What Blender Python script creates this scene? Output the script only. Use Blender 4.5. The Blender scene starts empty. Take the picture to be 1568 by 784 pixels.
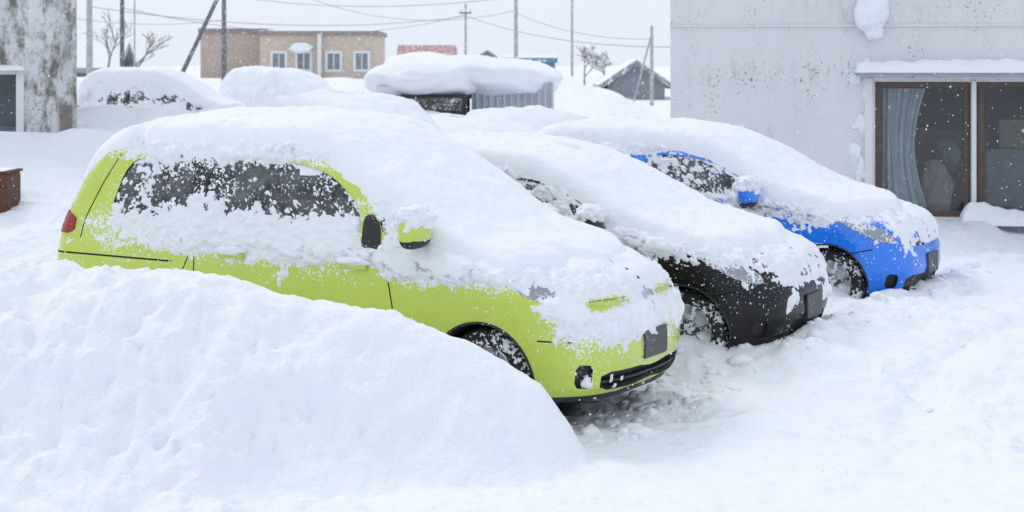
import bpy, bmesh, math, random
import numpy as np
from mathutils import Vector, Matrix
from mathutils.geometry import delaunay_2d_cdt
from mathutils.bvhtree import BVHTree
random.seed(5)
rng = np.random.default_rng(7)
# ------------------------------------------------------------------ noise
_perm = np.random.default_rng(3).permutation(256)
_perm = np.concatenate([_perm, _perm, _perm])
_g = np.random.default_rng(4).normal(size=(256, 3)); _g /= np.linalg.norm(_g, axis=1)[:, None]
def perlin(x, y, z=0.0):
    x = np.asarray(x, float); y = np.asarray(y, float); z = np.zeros_like(x) + z
    xi = np.floor(x).astype(int); yi = np.floor(y).astype(int); zi = np.floor(z).astype(int)
    xf = x - xi; yf = y - yi; zf = z - zi
    u = xf**3*(xf*(xf*6-15)+10); v = yf**3*(yf*(yf*6-15)+10); w = zf**3*(zf*(zf*6-15)+10)
    def gr(a, b, c):
        h = _perm[_perm[_perm[(xi+a) & 255] + ((yi+b) & 255)] + ((zi+c) & 255)]
        g = _g[h & 255]
        return g[..., 0]*(xf-a) + g[..., 1]*(yf-b) + g[..., 2]*(zf-c)
    def L(a, b, t): return a + (b-a)*t
    return 1.4*L(L(L(gr(0,0,0), gr(1,0,0), u), L(gr(0,1,0), gr(1,1,0), u), v),
             L(L(gr(0,0,1), gr(1,0,1), u), L(gr(0,1,1), gr(1,1,1), u), v), w)
def fbm(x, y, z=0.0, o=4, gain=.5):
    s = 0; a = 1.0; f = 1.0
    for i in range(o):
        s = s + a*perlin(x*f+17.3*i, y*f+5.1*i, np.asarray(z)*f+3.7*i); a *= gain; f *= 2.03
    return s
def sstep(a, b, x):
    t = np.clip((x-a)/(b-a), 0, 1); return t*t*(3-2*t)
def blur(a, r, it=2):
    for _ in range(it):
        for ax in (0, 1):
            p = [(0, 0), (0, 0)]; p[ax] = (r+1, r)
            c = np.cumsum(np.pad(a, p, mode='edge'), axis=ax)
            if ax == 0: a = (c[2*r+1:, :] - c[:-2*r-1, :])/(2*r+1)
            else: a = (c[:, 2*r+1:] - c[:, :-2*r-1])/(2*r+1)
    return a
# ------------------------------------------------------------------ materials
def newmat(name):
    m = bpy.data.materials.new(name); m.use_nodes = True
    nt = m.node_tree; b = nt.nodes['Principled BSDF']; return m, nt, b
def setp(b, **k):
    mp = dict(col='Base Color', rough='Roughness', metal='Metallic', coat='Coat Weight', cr='Coat Roughness', spec='Specular IOR Level', sss='Subsurface Weight', trans='Transmission Weight')
    for a, v in k.items():
        b.inputs[mp[a]].default_value = (*v, 1) if a == 'col' else v
def noise(nt, scale, detail=4, rough=.6, vec=None):
    n = nt.nodes.new('ShaderNodeTexNoise'); n.inputs['Scale'].default_value = scale
    n.inputs['Detail'].default_value = detail; n.inputs['Roughness'].default_value = rough
    if vec is None:
        tc = nt.nodes.new('ShaderNodeTexCoord'); vec = tc.outputs['Object']
    nt.links.new(vec, n.inputs['Vector']); return n.outputs['Fac']
def ramp(nt, fac, stops):
    r = nt.nodes.new('ShaderNodeValToRGB'); el = r.color_ramp.elements
    while len(el) < len(stops): el.new(.5)
    for e, (p, c) in zip(el, stops):
        e.position = p; e.color = (*c, 1) if hasattr(c, '__len__') else (c, c, c, 1)
    nt.links.new(fac, r.inputs[0]); return r.outputs[0]
def mix(nt, fac, a, b):
    m = nt.nodes.new('ShaderNodeMix'); m.data_type = 'RGBA'
    for s, v in ((m.inputs[0], fac), (m.inputs[6], a), (m.inputs[7], b)):
        if isinstance(v, (int, float)): s.default_value = v
        elif isinstance(v, tuple): s.default_value = (*v, 1)
        else: nt.links.new(v, s)
    return m.outputs[2]
def bump(nt, b, h, strength=.4, dist=.02, prev=None):
    n = nt.nodes.new('ShaderNodeBump'); n.inputs['Strength'].default_value = strength
    n.inputs['Distance'].default_value = dist; nt.links.new(h, n.inputs['Height'])
    if prev: nt.links.new(prev.outputs[0], n.inputs['Normal'])
    nt.links.new(n.outputs[0], b.inputs['Normal']); return n
SN = (.87, .895, .935)
def snow_mat(name, fine=60, mid=9, s1=.5, s2=.5):
    m, nt, b = newmat(name); setp(b, col=SN, rough=.8, spec=.2)
    a = bump(nt, b, noise(nt, mid, 5, .6), s2, .05)
    bump(nt, b, noise(nt, fine, 3, .7), s1, .008, a)
    c = ramp(nt, noise(nt, 3, 3), [(.3, (.85, .875, .925)), (.7, (.89, .91, .94))])
    nt.links.new(c, b.inputs['Base Color']); return m
M_snow = snow_mat('snow', 60, 9, .4, .4)
M_gsnow = snow_mat('ground_snow', 45, 8, .6, .65)
M_csnow = snow_mat('clinging_snow', 90, 25, .35, .2)
def simple(name, col, rough=.5, metal=0, coat=0, spec=.5, var=.15, scale=12, bs=0):
    m, nt, b = newmat(name); setp(b, col=col, rough=rough, metal=metal, coat=coat, spec=spec)
    f = noise(nt, scale, 4)
    lo = tuple(c*(1-var) for c in col); hi = tuple(min(1, c*(1+var)) for c in col)
    nt.links.new(ramp(nt, f, [(.3, lo), (.7, hi)]), b.inputs['Base Color'])
    if bs: bump(nt, b, f, bs, .01)
    return m
def flecked(name, col, rough, coat=0, metal=0, amt=.62, scale=70, spec=.5, big=.5, kc=.22, film=None):
    """surface with stuck snow flecks; density follows the 'cov' mesh attribute"""
    m, nt, b = newmat(name); setp(b, rough=rough, coat=coat, metal=metal, spec=spec, cr=.08)
    f1 = noise(nt, scale, 4, .65); f2 = noise(nt, 5, 3, .6)
    a = nt.nodes.new('ShaderNodeMath'); a.operation = 'MULTIPLY_ADD'
    nt.links.new(f2, a.inputs[0]); a.inputs[1].default_value = big; nt.links.new(f1, a.inputs[2])
    at = nt.nodes.new('ShaderNodeAttribute'); at.attribute_name = 'cov'
    a2 = nt.nodes.new('ShaderNodeMath'); a2.operation = 'MULTIPLY_ADD'
    nt.links.new(at.outputs['Fac'], a2.inputs[0]); a2.inputs[1].default_value = kc; nt.links.new(a.outputs[0], a2.inputs[2])
    t = amt + big*.5
    fac = ramp(nt, a2.outputs[0], [(0, 0), (min(.97, t-.015), 0), (min(.99, t+.025), 1)])
    v = ramp(nt, noise(nt, 2.5, 2), [(.3, tuple(c*.93 for c in col)), (.7, col)])
    if film:
        v = mix(nt, ramp(nt, noise(nt, 6, 6, .7), [(.42, 0), (.72, .75)]), v, film)
    nt.links.new(mix(nt, fac, v, SN), b.inputs['Base Color'])
    r = nt.nodes.new('ShaderNodeMath'); r.operation = 'MAXIMUM'; r.inputs[0].default_value = rough
    nt.links.new(fac, r.inputs[1]); nt.links.new(r.outputs[0], b.inputs['Roughness'])
    if coat:
        r2 = nt.nodes.new('ShaderNodeMath'); r2.operation = 'MULTIPLY_ADD'; nt.links.new(fac, r2.inputs[0]); r2.inputs[1].default_value = -coat; r2.inputs[2].default_value = coat
        nt.links.new(r2.outputs[0], b.inputs['Coat Weight'])
    bump(nt, b, fac, .35, .004)
    return m
M_black = flecked('black_plastic', (.02, .02, .022), .55, amt=.68)
M_gap = simple('panel_gap', (.02, .02, .02), .8)
M_rubber = flecked('tyre_rubber', (.022, .022, .024), .8, amt=.56, scale=40)
M_rim = flecked('wheel_alloy', (.10, .105, .11), .45, metal=.6, amt=.5, scale=30)
M_dark = simple('dark_void', (.01, .01, .012), .9)
M_glass = flecked('frosted_car_glass', (.014, .018, .02), .1, coat=.2, amt=.61, scale=42, big=.5, kc=.2, film=(.20, .225, .23))
M_lamp = flecked('headlamp_lens', (.30, .33, .36), .12, coat=1, metal=.5, amt=.62, scale=40)
M_red = flecked('tail_lamp_red', (.34, .008, .008), .25, coat=.25, amt=.72)
M_plate = flecked('licence_plate', (.07, .075, .08), .5, amt=.7)
M_chrome = flecked('chrome', (.5, .52, .55), .2, metal=1, amt=.66)
# ------------------------------------------------------------------ mesh helpers
def obj_from(name, v, f, mats, parent=None, smooth=True, mi=None, sharp=None):
    me = bpy.data.meshes.new(name)
    me.from_pydata([tuple(p) for p in v], [], [tuple(int(i) for i in q) for q in f])
    if not isinstance(mats, (list, tuple)): mats = [mats]
    for m in mats: me.materials.append(m)
    if mi is not None: me.polygons.foreach_set('material_index', np.array(mi, dtype=np.int32))
    if smooth: me.polygons.foreach_set('use_smooth', np.ones(len(me.polygons), bool))
    me.update()
    if sharp: me.set_sharp_from_angle(angle=math.radians(sharp))
    o = bpy.data.objects.new(name, me); bpy.context.scene.collection.objects.link(o)
    if parent: o.parent = parent
    return o
def empty(name, loc=(0, 0, 0), rz=0):
    e = bpy.data.objects.new(name, None); e.location = loc; e.rotation_euler = (0, 0, rz)
    e.empty_display_size = .2
    bpy.context.scene.collection.objects.link(e); return e
def grid_faces(nr, nc, keep=None):
    i, j = np.meshgrid(np.arange(nr-1), np.arange(nc-1), indexing='ij')
    a = i*nc+j
    f = np.stack([a, a+1, a+nc+1, a+nc], -1)
    if keep is not None: return f[keep]
    return f.reshape(-1, 4)
def box(name, lo, hi, mat, parent=None, bev=.0, rot=None):
    bm = bmesh.new(); bmesh.ops.create_cube(bm, size=1)
    lo = Vector(lo); hi = Vector(hi); c = (lo+hi)/2; d = hi-lo
    for v in bm.verts: v.co = Vector((v.co.x*d.x, v.co.y*d.y, v.co.z*d.z))
    if bev: bmesh.ops.bevel(bm, geom=bm.edges[:], offset=bev, segments=2, affect='EDGES', profile=.6)
    me = bpy.data.meshes.new(name); bm.to_mesh(me); bm.free(); me.materials.append(mat)
    o = bpy.data.objects.new(name, me); bpy.context.scene.collection.objects.link(o); o.location = c
    if rot: o.rotation_euler = rot
    if parent: o.parent = parent
    return o
def tube(name, p0, p1, r0, r1, mat, parent=None, n=10):
    p0 = Vector(p0); p1 = Vector(p1); d = (p1-p0).normalized()
    a = d.orthogonal().normalized(); b = d.cross(a)
    v = []; f = []
    for p, r in ((p0, r0), (p1, r1)):
        for k in range(n):
            t = 2*math.pi*k/n; v.append(p+a*r*math.cos(t)+b*r*math.sin(t))
    for k in range(n): f.append((k, (k+1) % n, n+(k+1) % n, n+k))
    f.append(tuple(range(n))[::-1]); f.append(tuple(range(n, 2*n)))
    return obj_from(name, v, f, mat, parent, True, sharp=50)
def ico(sub):
    bm = bmesh.new(); bmesh.ops.create_icosphere(bm, subdivisions=sub, radius=1)
    v = np.array([p.co[:] for p in bm.verts]); f = np.array([[q.index for q in t.verts] for t in bm.faces]); bm.free()
    return v, f
def lump(name, loc, sc, parent=None, seed=0, amp=.25, sub=4, mat=None, freq=1.6):
    v, f = ico(sub); n = fbm(v[:, 0]*freq+seed*3.1, v[:, 1]*freq, v[:, 2]*freq+seed, 4)
    v = v*(1+amp*n)[:, None]*np.array(sc)+np.array(loc)
    return obj_from(name, v, f, mat or M_snow, parent)
def chaikin(p, it=2):
    p = np.array(p, float)
    for _ in range(it):
        q = np.roll(p, -1, 0); p = np.stack([p*.8+q*.2, p*.2+q*.8], 1).reshape(-1, 2)
    return p
def densify(p, d, closed=True):
    out = []; n = len(p)
    for i in range(n if closed else n-1):
        a = np.array(p[i]); b = np.array(p[(i+1) % n]); k = max(1, int(np.ceil(np.linalg.norm(b-a)/d)))
        for j in range(k): out.append(a+(b-a)*j/k)
    if not closed: out.append(np.array(p[-1]))
    return np.array(out)
def pip(x, y, poly):
    ins = np.zeros(len(x), bool); n = len(poly)
    for i in range(n):
        x1, y1 = poly[i]; x2, y2 = poly[(i+1) % n]
        if y1 == y2: continue
        c = ((y1 > y) != (y2 > y)) & (x < (x2-x1)*(y-y1)/(y2-y1)+x1)
        ins ^= c
    return ins
def strip(pts, w):
    p = np.array(pts, float); d = np.gradient(p, axis=0); d /= np.linalg.norm(d, axis=1)[:, None]
    n = np.stack([-d[:, 1], d[:, 0]], 1)*w/2
    return np.concatenate([p+n, (p-n)[::-1]])
def lathe(name, prof, mat, parent, loc, n=48, sharp=40):
    v = []; f = []; m = len(prof)
    for k in range(n):
        t = 2*math.pi*k/n
        for r, y in prof: v.append((loc[0]+r*math.cos(t), loc[1]+y, loc[2]+r*math.sin(t)))
    for k in range(n):
        for j in range(m-1):
            f.append((k*m+j, k*m+j+1, ((k+1) % n)*m+j+1, ((k+1) % n)*m+j))
    return obj_from(name, v, f, mat, parent, True, sharp=sharp)
# ------------------------------------------------------------------ car
def make_car(cfg, C, theta, paint, zoff=0, nm='parked_car'):
    L = cfg['L']; S = cfg['prof']; zs = S['z']; Lf = 1.25; Lr = 1.0
    h = Vector((math.cos(theta), -math.sin(theta), 0))
    root = empty(nm, (C[0]-L*h.x, C[1]-L*h.y, zoff), -theta)
    seed = cfg.get('seed', 1)
    def prm(z):
        return [np.interp(z, zs, S[k]) for k in ('xf', 'xr', 'hw', 'Df', 'Dr')]
    def P(U, z):
        xf, xr, hw, Df, Dr = prm(z); xf = xf+L; a = xf-Df; b = xr+Dr
        tf = np.clip((U-a)/Lf, 0, 1)*math.pi/2; tr = np.clip((b-U)/Lr, 0, 1)*math.pi/2
        x = np.where(U > a, a+Df*np.sin(tf), np.where(U < b, b-Dr*np.sin(tr), U))
        e = cfg.get('q', .62)
        y = np.where(U > a, hw*np.cos(tf).clip(0)**e, np.where(U < b, hw*np.cos(tr).clip(0)**.45, hw))
        return x, y
    def UF(t, z): xf, xr, hw, Df, Dr = prm(z); return xf+L-Df+t*Lf
    def UR(t, z): xf, xr, hw, Df, Dr = prm(z); return xr+Dr-t*Lr
    def UX(x, z):
        xf, xr, hw, Df, Dr = prm(z); a = xf+L-Df; b = xr+Dr
        if x > a: return a+math.asin(min(1, (x-a)/Df))/(math.pi/2)*Lf
        if x < b: return b-math.asin(min(1, (b-x)/Dr))/(math.pi/2)*Lr
        return x
    z0, z1 = zs[0], zs[-1]
    def normal(U, z):
        e = 1e-3
        x1, y1 = P(U+e, z); x0, y0 = P(U-e, z)
        xa, ya = P(U, np.minimum(z+e, z1)); xb, yb = P(U, np.maximum(z-e, z0))
        du = np.stack([x1-x0, y1-y0, np.zeros_like(x0)], -1)
        dz = np.stack([xa-xb, ya-yb, np.full_like(x0, 2*e)], -1)
        n = np.cross(dz, du); n /= (np.linalg.norm(n, axis=-1, keepdims=True)+1e-12)
        mid = np.stack([x0-L/2, y0*2, np.zeros_like(x0)], -1)
        s = np.sign((n*mid).sum(-1)); s[s == 0] = 1
        return n*s[..., None]
    rows = densify([[z0, 0], [z1, 0]], .035, False)[:, 0]
    rows = np.unique(np.round(np.concatenate([rows, np.array(zs)]), 4))
    bnd = [[UR(1, z), z] for z in rows]+[[u, z1] for u in np.linspace(UR(1, z1), UF(1, z1), 160)[1:-1]]+[[UF(1, z), z] for z in rows[::-1]]+[[u, z0] for u in np.linspace(UF(1, z0), UR(1, z0), 200)[1:-1]]
    bnd = np.array(bnd)
    regs = []
    mats = [paint, M_glass, M_black, M_gap, M_lamp, M_red, M_dark, M_chrome]
    def conv(kind, pts, rnd=2):
        p = chaikin(pts, rnd) if rnd else np.array(pts, float)
        p = densify(p, .03)
        fn = {'s': UX, 'f': UF, 'r': UR}[kind]
        return np.array([[fn(a, b), b] for a, b in p])
    for ft in cfg['features']:
        kind, pts, mi, rec = ft[:4]
        regs.append((conv(kind, pts, ft[4] if len(ft) > 4 else 2), mi, rec))
    for ln in cfg['lines']:
        p = densify(np.array(ln), .03, False)
        regs.append((np.array([[UX(a, b), b] for a, b in strip(p, .009)]), 3, .012))
    ra = cfg['archR']; zw = cfg['wz']
    for xc in cfg['axles']:
        a = np.linspace(0, math.pi, 28)
        p = [(xc+(ra+.014)*math.cos(t), zw+(ra+.014)*math.sin(t)) for t in a]+[(xc-ra-.014, z0-.05), (xc+ra+.014, z0-.05)]
        regs.append((np.array([[UX(u, max(v, z0)) if v > z0 else u, v] for u, v in p]), 2, -.004))
        p = [(xc+ra*math.cos(t), zw+ra*math.sin(t)) for t in a]+[(xc-ra, z0-.06), (xc+ra, z0-.06)]
        regs.append((np.array([[UX(u, max(v, z0)) if v > z0 else u, v] for u, v in p]), -1, 0))
    pts = []; edges = []
    def addloop(p):
        s = len(pts); pts.extend(map(tuple, p)); n = len(p)
        edges.extend([(s+i, s+(i+1) % n) for i in range(n)])
    addloop(bnd)
    for r, _, _ in regs: addloop(r)
    for z in rows[1:-1]:
        a = UF(0, z); b = UR(0, z)
        us = np.concatenate([np.linspace(UR(1, z), b, 22)[1:-1], np.linspace(b, a, int((a-b)/.045)+2), np.linspace(a, UF(1, z), 34)[1:-1]])
        pts.extend([(u, z) for u in us])
    res = delaunay_2d_cdt([Vector(p) for p in pts], edges, [], 0, 1e-5)
    V2 = np.array([v[:] for v in res[0]]); F = np.array([list(f) for f in res[2] if len(f) == 3])
    cen = V2[F].mean(1)
    inside = pip(cen[:, 0], cen[:, 1], bnd); F = F[inside]; cen = cen[inside]
    reg = np.full(len(F), 0)
    for k, (p, mi, rec) in enumerate(regs): reg[pip(cen[:, 0], cen[:, 1], p)] = k+1
    recs = [0]+[r[2] for r in regs]; mis = [0]+[r[1] for r in regs]
    U, Z = V2[:, 0], np.clip(V2[:, 1], z0, z1)
    x, y = P(U, Z); nn = normal(U, Z)
    xfz, xrz, hwz, Dfz, Drz = prm(Z)
    tfz = np.clip((U-(xfz+L-Dfz))/Lf, 0, 1); trz = np.clip(((xrz+Drz)-U)/Lr, 0, 1)
    covv = cfg['cov'](x, Z, tfz, trz, -1)
    base = np.stack([x, y, Z], 1)
    vmap = {}; verts = []; vcov = []
    def vid(i, k):
        key = (i, round(recs[k], 4))
        if key not in vmap:
            vmap[key] = len(verts); verts.append(base[i]-nn[i]*recs[k]); vcov.append(covv[i])
        return vmap[key]
    faces = []; fm = []; em = {}
    for t, k in zip(F, reg):
        if mis[k] < 0: continue
        faces.append([vid(i, k) for i in t]); fm.append(mis[k])
        for q in range(3):
            e = tuple(sorted((t[q], t[(q+1) % 3]))); em.setdefault(e, []).append(k)
    for e, ks in em.items():
        if len(ks) == 2 and abs(recs[ks[0]]-recs[ks[1]]) > 1e-6:
            faces.append([vid(e[0], ks[0]), vid(e[1], ks[0]), vid(e[1], ks[1]), vid(e[0], ks[1])])
            fm.append(mis[ks[0]] if recs[ks[0]] > recs[ks[1]] and mis[ks[0]] == 3 else 2)
    V = np.array(verts); nv = len(V)
    Vall = np.concatenate([V*[1, -1, 1], V]); Fall = faces+[[i+nv for i in f][::-1] for f in faces]; Mall = fm+fm
    ua = np.linspace(UR(1, z1), UF(1, z1), 120)
    rx, ry = P(ua, np.full_like(ua, z1))
    per = np.concatenate([np.stack([rx, -ry], 1), np.stack([rx, ry], 1)[::-1][1:-1]])
    xc = per[:, 0].mean(); fr = [1, .985, .96, .92, .85, .75, .6, .4, .2, .02]
    Vl = list(Vall); n = len(per); ring0 = len(Vl)
    for f in fr:
        zz = z1+cfg['dome']*(1-f**3.2)
        for a, b in per: Vl.append((xc+(a-xc)*f, b*f, zz))
    for k in range(len(fr)-1):
        for j in range(n):
            Fall.append([ring0+k*n+j, ring0+k*n+(j+1) % n, ring0+(k+1)*n+(j+1) % n, ring0+(k+1)*n+j]); Mall.append(0)
    ub = np.linspace(UR(1, z0), UF(1, z0), 90); rx, ry = P(ub, np.full_like(ub, z0))
    per2 = np.concatenate([np.stack([rx, -ry], 1), np.stack([rx, ry], 1)[::-1][1:-1]]); s = len(Vl)
    for a, b in per2: Vl.append((L/2+(a-L/2)*.985, b*.6, z0+.02))
    Fall.append(list(range(s, s+len(per2)))); Mall.append(6)
    body = obj_from('body', Vl, Fall, mats, root, True, Mall)
    at = body.data.attributes.new('cov', 'FLOAT', 'POINT')
    ca = np.zeros(len(Vl), np.float32); ca[:nv] = vcov; ca[nv:2*nv] = vcov; ca[2*nv:] = .6; at.data.foreach_set('value', np.clip(ca, 0, 1.2))
    bm = bmesh.new(); bm.from_mesh(body.data); bmesh.ops.remove_doubles(bm, verts=bm.verts[:], dist=2e-4)
    bmesh.ops.recalc_face_normals(bm, faces=bm.faces[:]); bm.to_mesh(body.data); bm.free()
    body.data.set_sharp_from_angle(angle=math.radians(32))
    R = cfg['wheelR']; hwm = np.interp(zw, zs, S['hw'])
    for xc_ in cfg['axles']:
        for sgn in (-1, 1):
            a = np.linspace(-.45, math.pi+.45, 24); v = []; f = []
            for t in a:
                v.append((xc_+ra*math.cos(t), sgn*(hwm-.02), zw+ra*math.sin(t))); v.append((xc_+ra*math.cos(t), sgn*(hwm-.34), zw+ra*math.sin(t)))
            f = [(2*i, 2*i+2, 2*i+3, 2*i+1) for i in range(len(a)-1)]
            v.append((xc_, sgn*(hwm-.34), zw)); f += [(2*i+1, 2*i+3, len(v)-1) for i in range(len(a)-1)]
            obj_from('wheel_arch_liner', v, f, M_dark, root)
            yo = sgn*(hwm-.04)
            t = lambda r, d: (r, -sgn*d)
            W = [t(R*.64, .03), t(R*.68, .008), t(R*.8, .0), t(R*.92, .006), t(R*.985, .025), t(R, .05), t(R, .15), t(R*.97, .18), t(R*.7, .19)]
            lathe('tyre', W, M_rubber, root, (xc_, yo, zw))
            lathe('rim', [t(R*.66, .005), t(R*.63, .02), t(R*.6, .1), t(.001, .11)], M_dark, root, (xc_, yo, zw))
            lathe('rim_edge', [t(R*.67, .004), t(R*.645, .002), t(R*.62, .02)], M_rim, root, (xc_, yo, zw))
            lathe('hub', [t(.05, .06), t(.045, .012), t(.001, .01)], M_rim, root, (xc_, yo, zw), 20)
            sv = []; sf = []
            for k in range(cfg.get('spokes', 7)):
                an = 2*math.pi*k/cfg.get('spokes', 7)+.3; ca, sa = math.cos(an), math.sin(an); b0 = len(sv)
                for rr, ww, dd in ((.03, .024, .015), (R*.64, .014, .008)):
                    for q, d2 in ((-1, 0), (1, 0), (1, .03), (-1, .03)):
                        sv.append((xc_+rr*ca-q*ww*sa, yo-sgn*(dd+d2), zw+rr*sa+q*ww*ca))
                sf += [(b0, b0+1, b0+5, b0+4), (b0+1, b0+2, b0+6, b0+5), (b0+2, b0+3, b0+7, b0+6), (b0+3, b0, b0+4, b0+7)]
            obj_from('spokes', sv, sf, M_rim, root, False)
            rr, aa = np.meshgrid(np.linspace(.02, R*.93, 26), np.linspace(0, 2*math.pi, 90))
            sx = rr*np.cos(aa); sz = rr*np.sin(aa)
            nz = fbm(sx*7+xc_*3, sz*7, sgn*3, 2)-.55*(sz/R)-.30
            nz -= .9*sstep(R*.70, R*.93, rr)
            dd = -.035+np.clip(nz*.07, -.05, .05)
            V = np.stack([xc_+sx, yo+sgn*dd, zw+sz], -1).reshape(-1, 3)
            obj_from('wheel_snow', V, grid_faces(90, 26), M_csnow, root)
    mx, mz = cfg['mirror']; mw = np.interp(mz, zs, S['hw']); ms = cfg.get('ms', 1)
    for sgn in (-1, 1):
        # the far-side mirror is folded in against the door
        ox, oy, oz = (0, .13, 0) if sgn < 0 else (-.10, .06, -.10)
        sxy = np.array([.07, .12, .09]) if sgn < 0 else np.array([.11, .055, .08])
        v, f = ico(4); e = np.sign(v)*np.abs(v)**.72
        v = e*sxy*ms; v[:, 0] = np.where(v[:, 0] < 0, v[:, 0]*.55, v[:, 0]*(1-.2*np.abs(v[:, 2])/.09))
        v = v+[mx+ox, sgn*(mw+oy), mz+oz]
        mi = (v[f].mean(1)[:, 2] < mz+oz-.045*ms).astype(int)
        obj_from('mirror', v, f, [paint, M_black], root, True, mi)
        box('mirror_arm', (mx+ox-.02, sgn*(mw+.03)-.07, mz+oz-.08), (mx+ox+.03, sgn*(mw+.03)+.07, mz+oz-.05), M_black, root, .008)
        v, f = ico(4); nz = fbm(v[:, 0]*2.2+seed, v[:, 1]*2.2+sgn, v[:, 2]*2.2, 4)
        v = (np.sign(v)*np.abs(v)**.85)*(1+.3*nz)[:, None]*(sxy*np.array([1.08, 1.03, .72]))*ms+[mx+ox+.008, sgn*(mw+oy), mz+oz+.056*ms]
        obj_from('mirror_snow', v, f, M_csnow, root)
    pz = cfg['plate']
    box('licence_plate', (L-.005, -.165, pz-.085), (L+.012, .165, pz+.085), M_plate, root, .004)
    if 'badge' in cfg:
        bz, bx = cfg['badge']; v = []; f = []
        for k in range(32):
            t = 2*math.pi*k/32
            for r, d in ((.058, 0), (.052, .012), (.042, .012), (.038, 0)): v.append((L+bx+d, r*1.1*math.cos(t), bz+r*.8*math.sin(t)))
        for k in range(32):
            for j in range(3): f.append((k*4+j, k*4+j+1, ((k+1) % 32)*4+j+1, ((k+1) % 32)*4+j))
        obj_from('badge_ring', v, f, M_chrome, root)
    for hx, hz in cfg['handles']:
        for sgn in (-1, 1):
            w = np.interp(hz, zs, S['hw'])
            box('door_handle', (hx-.1, sgn*(w+.014)-.02, hz-.02), (hx+.1, sgn*(w+.014)+.02, hz+.016), paint, root, .012)
            v, f = ico(3); nz = fbm(v[:, 0]*2+hx*5, v[:, 1]*2, v[:, 2]*2, 3)
            v = v*(1+.3*nz)[:, None]*[.125, .034, .03]+[hx, sgn*(w+.022), hz+.028]
            obj_from('handle_snow', v, f, M_csnow, root)
    # clinging snow shells
    zf_ = np.linspace(z0, z1, 600); xf_ = np.interp(zf_, zs, S['xf'])
    for sgn in (-1, 1):
        res_ = cfg['res'] if sgn < 0 else max(cfg['res'], .03)
        arc = np.concatenate([[0], np.cumsum(np.hypot(np.diff(zf_), .7*np.diff(xf_)))])
        zr = np.interp(np.arange(0, arc[-1], res_), arc, zf_)
        ns = int(3.3/res_); nf = int(1.25/res_); nr = int(.8/res_)
        a = np.array([UF(0, z) for z in zr]); b = np.array([UR(0, z) for z in zr])
        t = np.concatenate([np.linspace(-1, 0, nr, endpoint=False), np.linspace(0, 1, ns, endpoint=False), np.linspace(1, 2, nf)])
        T, Zg = np.meshgrid(t, zr); A = a[:, None]; B = b[:, None]
        Ug = np.where(T < 0, B+T*Lr, np.where(T <= 1, B+(A-B)*T, A+(T-1)*Lf))
        x, y = P(Ug, Zg); n3 = normal(Ug, Zg)
        cov = cfg['cov'](x, Zg, np.clip(T-1, 0, 1), np.clip(-T, 0, 1), sgn)
        ban = np.zeros(cov.shape, bool)
        for cx in cfg['axles']:
            dd = np.hypot(x-cx, Zg-zw); cov = cov-.6*sstep(ra+.10, ra+.03, dd); ban |= (dd < ra+.02) & (y > .5)
        yy = y*sgn
        nz = .5+.50*perlin(x*2.6+seed, yy*2.6, Zg*3.2)+.40*perlin(x*9, yy*9+seed, Zg*10)+.42*perlin(x*22, yy*22, Zg*22+seed)+.26*perlin(x*45, yy*45, Zg*45+seed)
        d = np.clip((cov-nz)*.06, -.012, cfg.get('cmax', .04))
        d = np.where(d > 0, d*(1+.35*perlin(x*14, yy*14, Zg*14))+.004*perlin(x*33, yy*33, Zg*33), d)
        V = np.stack([x, y, Zg], -1)+n3*d[..., None]; V[..., 1] *= sgn
        k = (d[:-1, :-1] > -.006) | (d[1:, :-1] > -.006) | (d[:-1, 1:] > -.006) | (d[1:, 1:] > -.006)
        k &= ~(ban[:-1, :-1] | ban[1:, 1:])
        obj_from('clinging_snow', V.reshape(-1, 3), grid_faces(len(zr), len(t), k), M_csnow, root)
    # snow blanket
    bv = BVHTree.FromPolygons([tuple(v) for v in Vl], Fall)
    rb = cfg.get('bres', .016)
    gx = np.arange(-.1, L+.1, rb); gy = np.arange(-.95, .95, rb)
    H = np.full((len(gx), len(gy)), -1.0)
    for i, a in enumerate(gx):
        for j, b in enumerate(gy):
            hit = bv.ray_cast(Vector((a, b, 3)), Vector((0, 0, -1)))
            if hit[0] is not None: H[i, j] = hit[0].z
    H[H < .3] = -1
    Hn = np.where(H < 0, 0, H)
    gxx, gyy = np.gradient(Hn, rb)
    sl = np.hypot(gxx, gyy)
    X, Y = np.meshgrid(gx, gy, indexing='ij')
    xm = cfg.get('xmax', .22); 
    mask = ((H > .3) & (blur(sl, 1, 1) < 2.2) & (X < L-xm-.25*(np.abs(Y)/.85)**2+.09*fbm(Y*3+seed, X*3, 2, 3))).astype(float)
    r = max(1, int(round(.035/rb)))
    M = blur(mask, r, 2)
    r2 = max(1, int(.045/rb)); Hs = blur(H*mask, r2, 2)/(blur(mask, r2, 2)+1e-6)
    r3 = max(2, int(.1/rb)); Hb = blur(Hs*mask, r3, 2)/(blur(mask, r3, 2)+1e-6)
    wgt = sstep(.6, 1, M); Hs = Hs*(1-wgt)+np.maximum(Hb, Hs-.02)*wgt
    Mn = M+.09*fbm(X*5+seed*7, Y*5, seed, 3)*(M > .3)
    c = np.clip((Mn-.56)/.40, 0, 1)**.6
    TT = cfg['thick'](X, Y)
    r4 = max(2, int(.11/rb)); bl = np.clip(blur(mask, r4, 2), 0, 1)
    T = TT*(.5*c+.5*c*sstep(.45, 1, bl))*(1+.2*fbm(X*1.7+seed, Y*1.7, 0, 3))+.014*fbm(X*7, Y*7, seed, 3)*c+.004*fbm(X*30, Y*30, seed, 2)*c
    w = sstep(.50, .58, Mn)*(H > 0)
    low = np.where(H > 0, H, np.minimum(Hs, 9))-.035
    Zs = (Hs+T)*w+low*(1-w)
    Zs = np.maximum(Zs, low)
    V = np.stack([X, Y, Zs], -1)
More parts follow.
